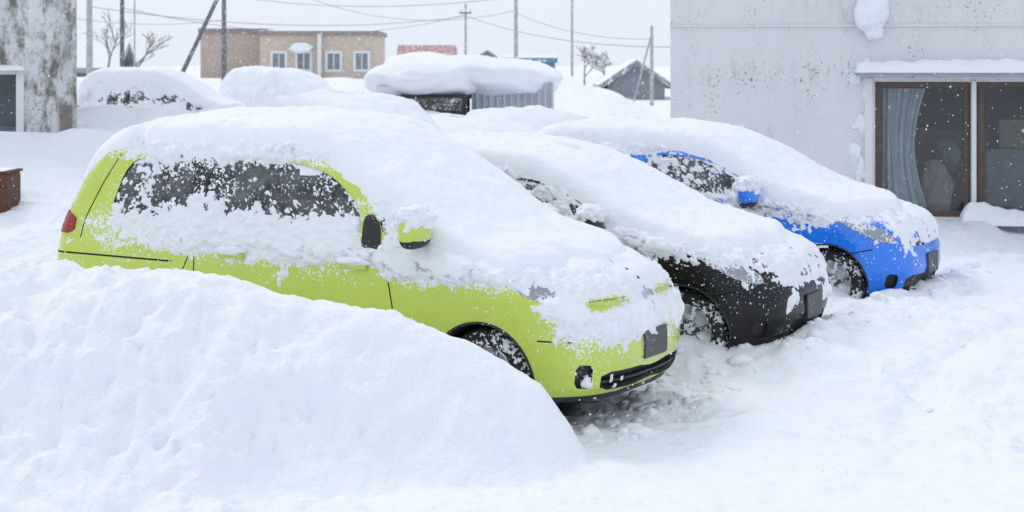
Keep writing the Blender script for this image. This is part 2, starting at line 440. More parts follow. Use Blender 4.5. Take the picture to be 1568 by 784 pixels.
    k = (M > .12) & (H > 0); k = k[:-1, :-1] & k[1:, 1:] & k[1:, :-1] & k[:-1, 1:]
    obj_from('roof_snow', V.reshape(-1, 3), grid_faces(len(gx), len(gy), k), M_snow, root)
    return root
def paintmat(name, col, metal=0, amt=.64, kc=.2, coat=.7, spec=.5):
    return flecked(name, col, .3, coat=coat, metal=metal, amt=amt, scale=60, big=.35, kc=kc, spec=spec)
# --- green tall wagon
gz = dict(z=[.19, .27, .42, .56, .68, .78, .86, .92, .98, 1.04, 1.10, 1.2, 1.4, 1.58, 1.65],
          xf=[-.10, -.03, .0, -.005, -.03, -.08, -.17, -.33, -.55, -.80, -.95, -1.08, -1.40, -1.72, -1.88],
          xr=[.07, .02, .0, .0, .0, .0, .005, .01, .02, .03, .045, .09, .17, .29, .45],
          hw=[.79, .82, .84, .848, .85, .848, .845, .84, .832, .822, .81, .795, .758, .715, .65],
          Df=[.5, .5, .5, .5, .5, .5, .52, .55, .6, .6, .5, .42, .38, .36, .4],
          Dr=[.2]*10+[.2, .2, .22, .24, .28])
def cov_green(x, z, tf, tr, s):
    side = np.interp(z, [.19, .6, .80, .87, .92, .98, 1.02, 1.10, 1.16, 1.22, 1.34, 1.44, 1.50, 1.55, 1.65], [-.3, -.15, .0, .16, .5, 1.0, 1.15, 1.05, .72, .34, .10, .02, .16, .6, .95])
    side = side-.45*sstep(.62, .35, x)-.4*sstep(1.5, .5, x)*sstep(.85, .95, z)*sstep(1.14, 1.02, z)
    side = side+.6*sstep(2.60, 3.0, x)*sstep(.76, .9, z)*sstep(1.1, 1.0, z)
    side = side+.4*sstep(2.45, 2.8, x)*sstep(1.1, 1.2, z)
    side = side-1.0*np.exp(-((x-2.63)/.10)**4-((z-1.12)/.09)**4)
    side = side-.7*np.exp(-((x-.12)/.20)**4-((z-1.10)/.09)**4)
    side = side+.35*np.exp(-((x-1.29)/.09)**2)*sstep(1.1, 1.2, z)
    nose = np.interp(z, [.19, .4, .46, .54, .62, .72, .78, .86, .95], [-.2, .05, .22, .55, .9, 1.0, .85, 1.0, 1.3])
    nose = nose-.95*np.exp(-((tf-.36)/.14)**2-((z-.83)/.05)**2)-1.1*np.exp(-((tf-.80)/.2)**4-((z-.75)/.032)**2)-.8*np.exp(-((tf-.12)/.07)**2-((z-.80)/.06)**2)
    nose = nose+.6*np.exp(-((tf-.53)/.06)**2-((z-.31)/.05)**2)
    rear = np.interp(z, [.2, .8, .95, 1.1, 1.6], [-.2, -.1, .1, .2, .4])
    w = sstep(.1, .4, tf); r = side*(1-w)+nose*w
    wr = sstep(.0, .3, tr); return r*(1-wr)+rear*wr
GREEN = dict(L=4.15, prof=gz, dome=.085, archR=.335, wheelR=.30, wz=.30, axles=(.72, 3.40), mirror=(3.0, 1.17), ms=1.2, plate=.475, badge=(.745, -.045), xmax=.34,
    q=.6, handles=[(2.52, .93), (1.6, .95)], res=.0125, seed=2, cov=cov_green,
    features=[
      ('s', [(1.10, 1.09), (1.5, 1.09), (1.5, 1.565), (1.10, 1.565)], 2, .002, 0),
      ('s', [(.55, 1.13), (1.22, 1.1), (1.23, 1.3), (1.22, 1.54), (.92, 1.55), (.68, 1.52)], 1, .012),
      ('s', [(1.34, 1.1), (2.56, 1.08), (2.52, 1.3), (2.28, 1.48), (1.98, 1.545), (1.35, 1.555)], 1, .012),
      ('s', [(2.72, 1.10), (3.06, 1.10), (2.74, 1.36), (2.46, 1.51), (2.62, 1.33)], 1, .008, 1),
      ('s', [(2.56, 1.02), (2.70, 1.02), (2.69, 1.18), (2.62, 1.25), (2.565, 1.22)], 2, -.008, 1),
      ('f', [(.33, 1.13), (1.02, 1.13), (1.02, 1.58), (.42, 1.58)], 1, .008, 0),
      ('r', [(.35, 1.12), (1.02, 1.12), (1.02, 1.5), (.42, 1.5)], 1, .008, 0),
      ('s', [(.03, 1.03), (.28, 1.025), (.29, 1.15), (.05, 1.18)], 5, -.008, 1),
      ('r', [(.15, 1.03), (.5, 1.03), (.5, 1.17), (.15, 1.17)], 5, -.008, 1),
      ('s', [(.1, .895), (1.12, .878), (1.12, .89), (.1, .907)], 3, .005, 0),
      ('f', [(.16, .82), (.3, .765), (.5, .75), (.56, .80), (.48, .87), (.25, .91)], 4, .006),
      ('f', [(.60, .735), (1.02, .72), (1.02, .765), (.62, .78)], 0, .012, 1),
      ('f', [(.44, .28), (.57, .27), (.57, .41), (.44, .42)], 2, .03, 1),
      ('f', [(.64, .25), (1.02, .24), (1.02, .355), (.64, .36)], 2, .05, 1),
      ('f', [(.66, .29), (1.02, .285), (1.02, .30), (.66, .305)], 2, .015, 0),
      ('s', [(0, .19), (4.3, .19), (4.3, .225), (0, .225)], 2, 0.0, 0),
    ],
    lines=[[(2.78, .24), (2.80, .7), (2.74, .98)], [(1.30, .24), (1.30, 1.08)], [(1.13, .24), (1.15, .7), (1.25, .92), (1.27, 1.08)],
           [(.34, 1.0), (.36, 1.12), (.48, 1.36), (.60, 1.56)], [(3.77, .56), (3.95, .55)]],
    thick=lambda X, Y: np.interp(X, [0, .5, 2.2, 2.7, 3.1, 3.6, 4.0], [.06, .09, .12, .13, .12, .10, .06])+.02*np.exp(-((X-1.3)/.5)**2))
P_green = paintmat('lime_green_paint', (.55, .69, .075), .0, .65, .24)
make_car(GREEN, (.87, 10.72), math.radians(28), P_green)
# --- hatchbacks
def hatch(Lc, zt, name=None):
    k = (zt-.99)/(1.44-.99)
    z = [.19, .27, .42, .56, .66, .74, .81, .87, .93, .99]+[.99+(q-.99)*k for q in (1.08, 1.2, 1.32, 1.41, 1.45)]
    return dict(z=z, xf=[-.08, -.03, .0, -.01, -.03, -.07, -.15, -.32, -.6, -.86, -1.02, -1.22, -1.46, -1.72, -1.9],
        xr=[.07, .02, .0, .0, .0, .01, .02, .03, .04, .06, .1, .17, .25, .36, .5],
        hw=[.78, .81, .835, .845, .847, .845, .84, .835, .825, .81, .79, .755, .715, .67, .61],
        Df=[.5]*7+[.55, .6, .58, .5, .42, .4, .4, .42], Dr=[.22]*12+[.24, .26, .3])
def cov_hatch(lo, hi, fr=0.0):
    def f(x, z, tf, tr, s):
        side = np.interp(z, [.19, .5, .62, .70, .80, .90, 1.0, 1.05, 1.15, 1.32, 1.4], [-.3, -.2, .0, .2, .46, .8, .75, .42, .25, .4, .9])+(hi-1)
        nose = np.interp(z, [.19, .42, .54, .62, .70, .78], [-.3, -.1, lo, .5, .75, 1.0])-fr
        nose = nose-.6*np.exp(-((tf-.36)/.14)**2-((z-.73)/.05)**2)+.7*np.exp(-((tf-.78)/.1)**2-((z-.50)/.06)**2)+.5*np.exp(-((tf-.2)/.1)**2-((z-.30)/.05)**2)
        w = sstep(.1, .4, tf); return side*(1-w)+nose*w
    return f
def hatch_feats(k):
    zz = lambda q: .99+(q-.99)*k
    return [
      ('s', [(.75, 1.02), (1.45, 1.0), (1.45, zz(1.36)), (1.0, zz(1.33))], 1, .012),
      ('s', [(1.53, 1.0), (2.62, .98), (2.45, zz(1.16)), (2.1, zz(1.33)), (1.54, zz(1.365))], 1, .012),
      ('f', [(.33, zz(1.03)), (1.02, zz(1.03)), (1.02, zz(1.4)), (.42, zz(1.4))], 1, .008, 0),
      ('r', [(.35, 1.05), (1.02, 1.05), (1.02, zz(1.36)), (.42, zz(1.36))], 1, .008, 0),
      ('s', [(.0, .8), (.25, .82), (.3, .98), (.06, 1.0)], 5, -.008, 1),
      ('f', [(.12, .80), (.3, .68), (.52, .64), (.56, .69), (.46, .77), (.18, .88)], 4, -.006),
      ('f', [(.62, .62), (1.02, .6), (1.02, .66), (.62, .69)], 2, .015, 1),
      ('f', [(.4, .28), (.54, .27), (.56, .38), (.42, .40)], 2, .03, 1),
      ('f', [(.62, .24), (1.02, .23), (1.02, .37), (.66, .37)], 2, .04, 1),
      ('s', [(0, .19), (4.1, .19), (4.1, .225), (0, .225)], 2, 0.0, 0)]
def hatch_cfg(L, zt, seed, res, lo, hi, th, bres=.02, wb=.68, fr=0, **kw):
    k = (zt-.99)/(1.44-.99)
    d = dict(L=L, prof=hatch(L, zt), dome=.06, archR=.33, wheelR=.295, wz=.295, axles=(.62, L-wb), mirror=(L-1.34, 1.03), plate=.44,
      handles=[(L-2.2, .86)], res=res, seed=seed, cov=cov_hatch(lo, hi, fr), features=hatch_feats(k),
      lines=[[(L-1.2, .24), (L-1.2, .6), (L-1.28, .97)], [(1.49, .24), (1.49, .98)], [(L-.5, .56), (L-.3, .6)]],
      thick=lambda X, Y: th*np.interp(X, [0, .5, 2.0, 2.6, 3.1, 4.0], [1.0, 1.1, 1.0, .85, .8, .6]), bres=bres, q=.62)
    d.update(kw); return d
P_black = paintmat('black_paint', (.006, .006, .008), .0, .70, .18, .12, .3)
P_blue = paintmat('blue_paint', (.003, .20, .86), .0, .69)
P_white = paintmat('white_paint', (.72, .74, .76), .0, .6)
P_grey = paintmat('grey_paint', (.3, .32, .33), .3, .6)
make_car(hatch_cfg(3.9, 1.40, 11, .015, .15, 1.0, .13, ms=1.15, xmax=.24), (2.16, 12.62), math.radians(27), P_black, .0)
make_car(hatch_cfg(3.9, 1.42, 23, .017, .1, .95, .14, ms=1.3, xmax=.3, fr=.14), (3.60, 15.1), math.radians(27), P_blue, .03)
def bgcar(C, th, paint, zt=1.5, thick=.3, seed=1, L=3.9, zoff=0, hi=1.9):
    make_car(hatch_cfg(L, zt, seed, .05, 1.2, hi, thick, bres=.04, cmax=.06, xmax=.05), C, th, paint, zoff)
bgcar((-.75, 18.4), math.radians(62), P_white, 1.42, .34, 41)
bgcar((.45, 19.0), math.radians(66), P_grey, 1.33, .26, 52, zoff=-.14)
bgcar((1.0, 20.8), math.radians(72), P_grey, 1.36, .26, 85, zoff=-.12)
bgcar((-3.45, 38.6), math.radians(42), P_grey, 1.55, .36, 74, 4.1, .1, 1.5)
VAN = dict(GREEN); VAN.update(L=4.0, res=.05, bres=.04, seed=9, axles=(.72, 3.25), mirror=(2.85, 1.17), ms=1.0,
    lines=GREEN['lines'][:4], cov=lambda x, z, tf, tr, s: np.interp(z, [.2, .9, 1.1, 1.3, 1.6], [.2, .3, .6, .15, .9])+0*x,
    thick=lambda X, Y: .22+0*X)
make_car(VAN, (-5.2, 37.0), math.radians(6), P_white, .16, 'parked_van')
# ------------------------------------------------------------------ ground snow
def axis(lo, hi, d, far, g=1.13):
    a = list(np.arange(lo, hi+1e-6, d)); s = d; x = hi
    while x < far[1]: s *= g; x += s; a.append(x)
    s = d; x = lo; b = []
    while x > far[0]: s *= g; x -= s; b.append(x)
    return np.array(b[::-1]+a)
ax = axis(-4.6, 6.2, .026, (-900, 900)); ay = axis(7.2, 17.5, .028, (-60, 1500), 1.09)
X, Y = np.meshgrid(ax, ay)
def terrain(X, Y):
    th = math.radians(28); nx, ny = math.sin(th), math.cos(th)
    q = (X-.87)*nx+(Y-10.72)*ny; p = (X-.87)*math.cos(th)-(Y-10.72)*math.sin(th)
    near = np.exp(-(np.maximum(0, np.hypot(X, Y-12)-12)/25)**2)
    z = .05*fbm(X*.35, Y*.35, 1, 3)+near*.03*fbm(X*1.2, Y*1.2, 2, 3)
    z += .2*sstep(.8, 1.8, q)+.12*sstep(1.0, 1.5, q)*sstep(.1, -.5, p)
    ch = sstep(-1.2, .3, q)*sstep(6.5, 2.5, p)*near
    rid = 1-np.abs(fbm(X*2.2, Y*2.2, 5, 4))*1.6
    z += ch*(.045*fbm(X*2.6, Y*2.6, 8, 4, .55)+.028*np.clip(rid, -1, 1)+.014*np.abs(fbm(X*8, Y*8, 41, 3)))
    z += near*(.013*fbm(X*8, Y*8, 4, 3)+.006*fbm(X*21, Y*21, 6, 2))
    for pc, ww, dp in ((1.5, .17, .08), (3.0, .2, .07)):
        z += -dp*np.exp(-((p-pc+.25*np.sin(q*.7))/ww)**2)*near*sstep(-1, 1, q)*(1+.5*fbm(X*3, Y*3, 44, 2))
    z += .12*np.exp(-((p-.40-.15*fbm(q*.8, q*.3, 2, 2))/.28)**2)*sstep(1.0, 1.6, q)*sstep(9, 7, q)*(.6+.7*fbm(X*2.5, Y*2.5, 3, 4))
    Hc = np.interp(X, [-9, -6, -2.8, -2.0, -1.5, -1.0, -.65, -.3, -.05, .15, .3, .42], [.7, .98, .98, .98, .94, .85, .74, .61, .50, .37, .2, 0])
    yc = np.interp(X, [-6, -2, -.3, .3], [10.5, 10.1, 9.72, 9.62])
    wf = np.interp(X, [-6, -3, -1.5, -.3, .1, .35], [2.6, 2.0, 1.35, .85, .6, .4]); wb = np.interp(X, [-6, -2, -.3, .3], [1.3, 1.0, .55, .4])
    d = Y-yc+.12*fbm(X*.9, Y*.9, 9, 2); t = np.clip(np.abs(d)/np.where(d < 0, wf, wb), 0, 1)
    prof = (.5+.5*np.cos(math.pi*t))**.8
    lum = 1+.07*fbm(X*1.3, Y*1.3, 12, 2)
    pile = Hc*prof*lum; pm = sstep(0, .25, pile)
    rough = sstep(-.1, -2.4, X+1.2*(Y-9.5)+.6*fbm(X*.8, Y*.8, 31, 2))
    z += pile+pm*((.018+.065*rough)*fbm(X*3.6, Y*3.6, 14, 4, .55)+(.006+.024*rough)*fbm(X*12, Y*12, 15, 3))
    z += near*.09*sstep(9.3, 8.3, Y)*sstep(.5, -2.0, X)*fbm(X*3.5, Y*3.5, 16, 4, .6)
    z += .65*sstep(15, 19, Y-.1*X)*sstep(-2.2, -4.2, X)*(1+.3*fbm(X*.8, Y*.8, 20, 3))*sstep(30, 24, Y)
    bk = sstep(20.5, 24, Y)*sstep(2.5, 1.0, X-.05*(Y-20))
    z += bk*(.45+.3*fbm(X*.45, Y*.45, 21, 4))
    z += .6*sstep(38, 46, Y)*(1+.6*fbm(X*.3, Y*.3, 22, 3))*sstep(70, 50, Y)
    z += .5*sstep(45, 90, Y)
    return z
Zg = terrain(X, Y)
ground = obj_from('snow_ground', np.stack([X, Y, Zg], -1).reshape(-1, 3), grid_faces(len(ay), len(ax)), M_gsnow)
def gz_at(x, y): return float(terrain(np.array([x]), np.array([y]))[0])
iv, if_ = ico(2); CV = []; CF = []; off = 0
def clod(x, y, r, dz=0):
    global off
    n = fbm(iv[:, 0]*1.5+x*7, iv[:, 1]*1.5+y*5, iv[:, 2]*1.5, 3)
    s = rng.uniform(.7, 1.3, 3)*r; s[2] *= .65
    v = iv*(1+.4*n)[:, None]*s+[x, y, gz_at(x, y)+dz]
    CV.append(v); CF.append(if_+off); off += len(v)
hx, hy_ = math.cos(math.radians(28)), -math.sin(math.radians(28)); nx, ny = -hy_, hx
def carpt(C, a, b): return C[0]+a*hx+b*nx, C[1]+a*hy_+b*ny
for C, cnt, rg in (((.87, 10.72), 110, (-.4, .2)), ((2.16, 12.62), 70, (-.5, .3)), ((3.58, 15.1), 60, (-.5, .3))):
    for i in range(cnt):
        x, y = carpt(C, rng.uniform(*rg), rng.uniform(-.8, 1.4)); clod(x, y, rng.choice([.02, .03, .045, .07], p=[.35, .35, .2, .1]), -.006)
for i in range(50):
    x = rng.uniform(.9, 5.5); y = rng.uniform(11, 18.5); clod(x, y, rng.choice([.02, .03], p=[.7, .3]))
obj_from('snow_clods', np.concatenate(CV), np.concatenate(CF), M_snow)
# ------------------------------------------------------------------ buildings
def concrete(name, c1, c2, stain, sc=1.2, amt=.62, spots=.7, stainw=1.0):
    m, nt, b = newmat(name); setp(b, rough=.9, spec=.2)
    tc = nt.nodes.new('ShaderNodeTexCoord'); mp = nt.nodes.new('ShaderNodeMapping'); mp.inputs['Scale'].default_value = (1, 1, .45)
    nt.links.new(tc.outputs['Object'], mp.inputs[0])
    basec = ramp(nt, noise(nt, sc, 6, .65, mp.outputs[0]), [(.3, c1), (.7, c2)])
    f = ramp(nt, noise(nt, sc*3.2, 8, .75, mp.outputs[0]), [(0, 0), (amt, 0), (amt+.12, stainw)])
    col = mix(nt, f, basec, stain)
    s0 = noise(nt, 26, 5, .8); s1 = noise(nt, 1.3, 3, .6)
    a = nt.nodes.new('ShaderNodeMath'); a.operation = 'MULTIPLY_ADD'; nt.links.new(s1, a.inputs[0]); a.inputs[1].default_value = .5; nt.links.new(s0, a.inputs[2])
    sp = ramp(nt, a.outputs[0], [(0, 0), (spots+.25, 0), (min(.99, spots+.275), .85)])
    col = mix(nt, sp, col, (.13, .12, .11))
    sn = ramp(nt, noise(nt, 7, 6, .7), [(0, 0), (.61, 0), (.70, .7)])
    col = mix(nt, sn, col, (.82, .83, .84))
    nt.links.new(col, b.inputs['Base Color']); bump(nt, b, noise(nt, 25, 6, .7), .3, .012); return m
M_conc = concrete('painted_concrete', (.68, .69, .70), (.78, .785, .79), (.52, .52, .50), .9, .56, .63, .8)
M_concL = concrete('weathered_concrete', (.52, .53, .53), (.80, .81, .82), (.18, .175, .15), 1.4, .47, .62)
M_sill = concrete('grey_concrete', (.40, .42, .44), (.50, .52, .54), (.35, .35, .35), 2)
M_brown = simple('brown_window_frame', (.11, .075, .06), .5)
M_wframe = simple('white_window_frame', (.75, .76, .77), .4, var=.06)
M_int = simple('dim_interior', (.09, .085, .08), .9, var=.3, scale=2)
M_cur = simple('curtain_fabric', (.66, .69, .71), .9, var=.1, scale=6)
m, nt, b = newmat('window_glass'); nt.nodes.remove(b)
tr = nt.nodes.new('ShaderNodeBsdfTransparent'); tr.inputs[0].default_value = (.8, .84, .86, 1); gl = nt.nodes.new('ShaderNodeBsdfGlossy'); gl.inputs['Roughness'].default_value = .04
mx = nt.nodes.new('ShaderNodeMixShader'); mx.inputs[0].default_value = .05
nt.links.new(tr.outputs[0], mx.inputs[1]); nt.links.new(gl.outputs[0], mx.inputs[2]); nt.links.new(mx.outputs[0], nt.nodes['Material Output'].inputs[0]); M_wglass = m

def wall_panel(name, xs, zs, holes, thick, mat, parent):
    xs = sorted(set(xs)|{h[0] for h in holes}|{h[1] for h in holes}); zs = sorted(set(zs)|{h[2] for h in holes}|{h[3] for h in holes})
    v = []; f = []
    def q(a): s = len(v); v.extend(a); f.append((s, s+1, s+2, s+3))
    for i in range(len(xs)-1):
        for j in range(len(zs)-1):
            cx = (xs[i]+xs[i+1])/2; cz = (zs[j]+zs[j+1])/2
            if any(h[0] < cx < h[1] and h[2] < cz < h[3] for h in holes): continue
            q([(xs[i], 0, zs[j]), (xs[i+1], 0, zs[j]), (xs[i+1], 0, zs[j+1]), (xs[i], 0, zs[j+1])])
    for a, b_, c, d in holes:
        q([(a, 0, c), (a, thick, c), (b_, thick, c), (b_, 0, c)]); q([(a, 0, d), (b_, 0, d), (b_, thick, d), (a, thick, d)])
        q([(a, 0, c), (a, 0, d), (a, thick, d), (a, thick, c)]); q([(b_, 0, c), (b_, thick, c), (b_, thick, d), (b_, 0, d)])
    return obj_from(name, v, f, mat, parent, False)
rb = empty('concrete_building', (1.86, 20.7, 0), -math.atan2(.12, .993))
wall_panel('front_wall', [0, 14], [-.3, 2.6, 7], [(2.36, 6.2, .4, 1.96)], .16, M_conc, rb)
box('side_wall', (0, .005, -.3), (.2, 9, 7), M_conc, rb); box('back_wall', (.2, 8.8, -.3), (14, 9, 7), M_conc, rb); box('roof', (-.1, -.1, 7), (14.1, 9.1, 7.25), M_sill, rb)
box('wall_course', (-.005, -.022, 2.595), (14, -.002, 2.625), M_conc, rb, .006)
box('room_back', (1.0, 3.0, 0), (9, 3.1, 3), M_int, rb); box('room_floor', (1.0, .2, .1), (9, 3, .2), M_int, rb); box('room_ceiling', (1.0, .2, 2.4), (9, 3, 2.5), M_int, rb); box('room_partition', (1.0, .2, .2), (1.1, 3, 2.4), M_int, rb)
M_cb = simple('cardboard', (.30, .24, .18), .9); M_gc = simple('grey_cloth', (.28, .29, .31), .9); M_bag = simple('bag_fabric', (.5, .46, .40), .9)
box('shelf', (2.9, 1.8, .2), (3.9, 2.4, 1.35), M_cb, rb, .02); box('stored_box', (3.75, .9, .2), (4.9, 1.5, 1.15), M_gc, rb, .04); box('stored_carton', (3.9, .95, 1.155), (4.5, 1.45, 1.5), M_cb, rb, .02)
lump('stored_bag', (3.12, .75, .62), (.2, .2, .36), rb, 3, .3, 4, M_bag, 1.8); lump('stored_sack', (2.75, .6, .5), (.22, .2, .22), rb, 8, .3, 4, M_gc, 1.8); lump('stored_bundle', (3.3, 1.1, 1.05), (.16, .2, .2), rb, 11, .3, 4, M_gc, 1.8)
fy = .05
for nm, lo, hi in (('frame_left', (2.36, fy, .4), (2.44, fy+.07, 1.96)), ('frame_top', (2.44, fy, 1.9), (6.2, fy+.07, 1.96)), ('frame_bottom', (2.44, fy, .4), (6.2, fy+.07, .46)),
        ('sash_left', (3.37, fy+.01, .46), (3.43, fy+.06, 1.9)), ('sash_right', (3.53, fy+.01, .46), (3.6, fy+.06, 1.9)), ('sash_far', (4.7, fy+.01, .46), (4.8, fy+.06, 1.9))):
    box(nm, lo, hi, M_brown, rb, .006)
box('mullion', (3.45, -.02, .38), (3.505, fy+.05, 1.97), M_wframe, rb, .006)
box('glass', (2.44, fy+.03, .46), (6.2, fy+.036, 1.9), M_wglass, rb)
box('jamb_trim', (2.24, -.04, .36), (2.33, -.002, 2.0), M_wframe, rb, .01)
box('window_hood', (2.15, -.28, 2.02), (6.6, -.002, 2.08), M_sill, rb, .015)
box('sill', (1.8, -.14, .22), (8, -.002, .345), M_sill, rb, .012)
box('plinth', (0, -.05, -.3), (14, -.0025, .19), M_sill, rb, .01)
cu = np.linspace(0, 1, 90); cz = np.linspace(.5, 1.88, 24); CU, CZ = np.meshgrid(cu, cz)
cx = 2.47+(.50-.14*np.sin((CZ-.5)*2.2))*CU; cy = .24+.035*np.sin(CU*30+.6*np.sin(CZ*3))+.014*np.sin(CU*75+CZ)+.02*np.sin(CU*9+CZ*2)
obj_from('curtain', np.stack([cx, cy, CZ], -1).reshape(-1, 3), grid_faces(24, 90), M_cur, rb)
def ledge_snow(name, x0, x1, y0, y1, z, th, parent, seed=0, pw=.5):
    nx_, ny_ = min(500, int((x1-x0)/.025)), min(200, max(8, int((y1-y0)/.02))); a = np.linspace(0, 1, nx_); b_ = np.linspace(0, 1, ny_); A, B = np.meshgrid(a, b_, indexing='ij')
    e = np.clip(np.minimum(np.minimum(A, 1-A)*(x1-x0)/.12, 1-abs(2*B-1)), 0, 1)**pw
    xx = x0+A*(x1-x0); yy = y0+B*(y1-y0)+.02*fbm(xx*4+seed, B*2, 1, 2)
    zz = z+th*e*(1+.5*fbm(xx*1.6+seed, yy*3, seed, 3))+.015*fbm(xx*9, yy*9, seed, 3)*e-.01*(e < .02)
    return obj_from(name, np.stack([xx, yy, zz], -1).reshape(-1, 3), grid_faces(nx_, ny_), M_snow, parent)
ledge_snow('hood_snow', 2.12, 6.6, -.32, .0, 2.075, .15, rb, 3)
ledge_snow('sill_snow', 3.3, 8, -.3, .04, .34, .2, rb, 8); ledge_snow('sill_snow_thin', 1.9, 3.4, -.14, .0, .34, .03, rb, 9)
box('vent_hood', (2.2, -.16, 2.72), (2.44, -.002, 2.95), M_sill, rb, .03)
lump('vent_snow', (2.32, -.14, 2.76), (.2, .14, .23), rb, 5, .22, 4, freq=1.2); lump('vent_snow_tip', (2.34, -.1, 2.54), (.1, .08, .1), rb, 6, .3, 4)
for i in range(22):
    lump('stuck_snow', (rng.uniform(2.12, 2.30), .0, rng.uniform(.5, 2.15)), (rng.uniform(.03, .08), .025, rng.uniform(.03, .12)), rb, i, .5, 3)
lb = empty('weathered_building', (-5.80, 23.5, 0), math.atan2(.24, .97))
wall_panel('front_wall', [-9, 0], [-.3, 7], [(-2.4, -.70, .57, 2.07)], .15, M_concL, lb)
box('side_wall', (-.2, .005, -.3), (0, 8, 7), M_concL, lb); box('back_wall', (-9, 7.8, -.3), (-.2, 8, 7), M_concL, lb); box('roof', (-9.1, -.1, 7), (.1, 8.1, 7.2), M_sill, lb)
box('window_void', (-2.6, .5, .3), (-.5, .6, 2.4), simple('teal_blind', (.10, .15, .17), .6), lb)
box('glass', (-2.4, .09, .57), (-.7, .095, 2.07), M_wglass, lb)
for nm, lo, hi in (('frame_right', (-.78, -.03, .55), (-.68, .1, 2.1)), ('frame_top', (-2.5, -.03, 2.03), (-.785, .1, 2.1)), ('frame_bottom', (-2.5, -.03, .55), (-.785, .1, .62)), ('frame_mid', (-1.6, .0, .62), (-1.54, .1, 2.03))):
    box(nm, lo, hi, M_wframe, lb, .005)
box('wall_box', (-.22, -.06, 1.25), (-.06, -.002, 1.62), simple('grey_brown_metal', (.22, .19, .17), .7), lb, .01)
ledge_snow('ledge_snow', -2.6, -.66, -.12, .03, 2.09, .08, lb, 5)
M_rust = simple('rusty_steel', (.11, .045, .03), .8, var=.5, scale=18, bs=.4)
rp = empty('rusty_oil_tank', (-4.98, 17.0, 0)); box('tank', (-.4, -.2, .1), (.17, .3, 1.12), M_rust, rp, .04); box('tank_rim', (-.41, -.21, 1.115), (.18, .31, 1.14), M_rust, rp, .006)
ledge_snow('tank_snow', -.4, .15, -.2, .3, 1.135, .02, rp, 2)
# ------------------------------------------------------------------ distant: house and roof colours lightened to stand in for haze
M_farglass = simple('far_glass', (.26, .30, .34), .2)
def house(name, X0, Y0, w, d, hgt, wallm, roofm, kind='flat', wins=(), rz=0, base=0, snow=.3, trim=None):
    e = empty(name, (X0, Y0, base), rz)
    wall_panel('front_wall', [0, w], [-1, hgt], [(a, b_, c, d_) for a, b_, c, d_ in wins], .15, wallm, e)
    box('left_wall', (0, .01, -1), (.15, d, hgt), wallm, e); box('right_wall', (w-.15, .01, -1), (w, d, hgt), wallm, e); box('back_wall', (.15, d-.15, -1), (w-.15, d, hgt), wallm, e)
    for i, (a, b_, c, d_) in enumerate(wins):
        box('window_pane', (a, .1, c), (b_, .13, d_), M_farglass, e)
        t = .18
        for lo, hi in (((a-t, -.05, c-t), (a, .08, d_+t)), ((b_, -.05, c-t), (b_+t, .08, d_+t)), ((a, -.05, d_), (b_, .08, d_+t)), ((a, -.05, c-t), (b_, .08, c)), (((a+b_)/2-.04, 0, c), ((a+b_)/2+.04, .08, d_))):
            box('window_frame', lo, hi, M_wframe, e)
    if kind == 'flat':
        box('parapet', (-.15, -.15, hgt), (w+.15, d+.1, hgt+.3), roofm, e); ledge_snow('roof_snow', -.1, w+.1, -.1, d, hgt+.3, snow, e, 1)
    else:
        ov = .4
        if kind == 'gable':
            rh = w*.36; v = [(-ov, -ov, hgt-.2), (w/2, -ov, hgt+rh), (w+ov, -ov, hgt-.2), (-ov, d, hgt-.2), (w/2, d, hgt+rh), (w+ov, d, hgt-.2)]
            obj_from('gable', [(0, 0, hgt), (w, 0, hgt), (w/2, 0, hgt+rh-.15)], [(0, 1, 2)], wallm, e, False)
            o = obj_from('roof', v, [(0, 1, 4, 3), (1, 2, 5, 4)], roofm, e, False)
        else:
            rh = d*.32; v = [(-ov, -ov, hgt-.1), (w+ov, -ov, hgt-.1), (w+ov, d/2, hgt+rh), (-ov, d/2, hgt+rh), (w+ov, d+ov, hgt-.1), (-ov, d+ov, hgt-.1)]
            o = obj_from('roof', v, [(0, 1, 2, 3), (3, 2, 4, 5)], roofm, e, False)
        md = o.modifiers.new('s', 'SOLIDIFY'); md.thickness = .18
        v2 = [(a*1.0, b_+(.45 if kind != 'gable' else .15), c+snow*.8) for a, b_, c in v]
        o2 = obj_from('roof_snow', v2, [(0, 1, 2, 3), (3, 2, 4, 5)] if kind != 'gable' else [(0, 1, 4, 3), (1, 2, 5, 4)], M_snow, e, False); md = o2.modifiers.new('s', 'SOLIDIFY'); md.thickness = snow
    return e
def px(x, Yd): return (x-784)/2700*Yd
def pz(y, Yd): return 2.15+(100-y)/2700*Yd
Yd = 120; Mtan = flecked('tan_siding', (.62, .51, .42), .85, amt=.66, scale=5, big=.2); Mbrn = simple('brown_fascia', (.30, .25, .23), .7)  # far wall tones paled, distance haze put into the base colour
x0 = px(398, Yd); wins = []
for a in (427, 465, 511, 554):
    wins.append((px(a-9, Yd)-x0, px(a+9, Yd)-x0, pz(106, Yd), pz(82, Yd)))
e = house('apartment_block', x0, Yd, px(575, Yd)-x0, 9, pz(54, Yd), Mtan, Mbrn, 'flat', wins, snow=.12)
e2 = house('house', px(307, Yd+3), Yd+3, px(402, Yd+3)-px(307, Yd+3), 8, pz(50, Yd+3), simple('brown_siding', (.50, .41, .35), .85, var=.1, scale=1), Mbrn, 'flat', [], snow=.12)
box('vent_stack', (px(487, Yd)-x0, -.5, 0), (px(493, Yd)-x0, -.1, pz(52, Yd)), M_wframe, e)
lump('balcony_snow', (px(462, Yd)-x0, -.5, pz(74, Yd)), (.8, .5, .35), e, 3, .25, 3)
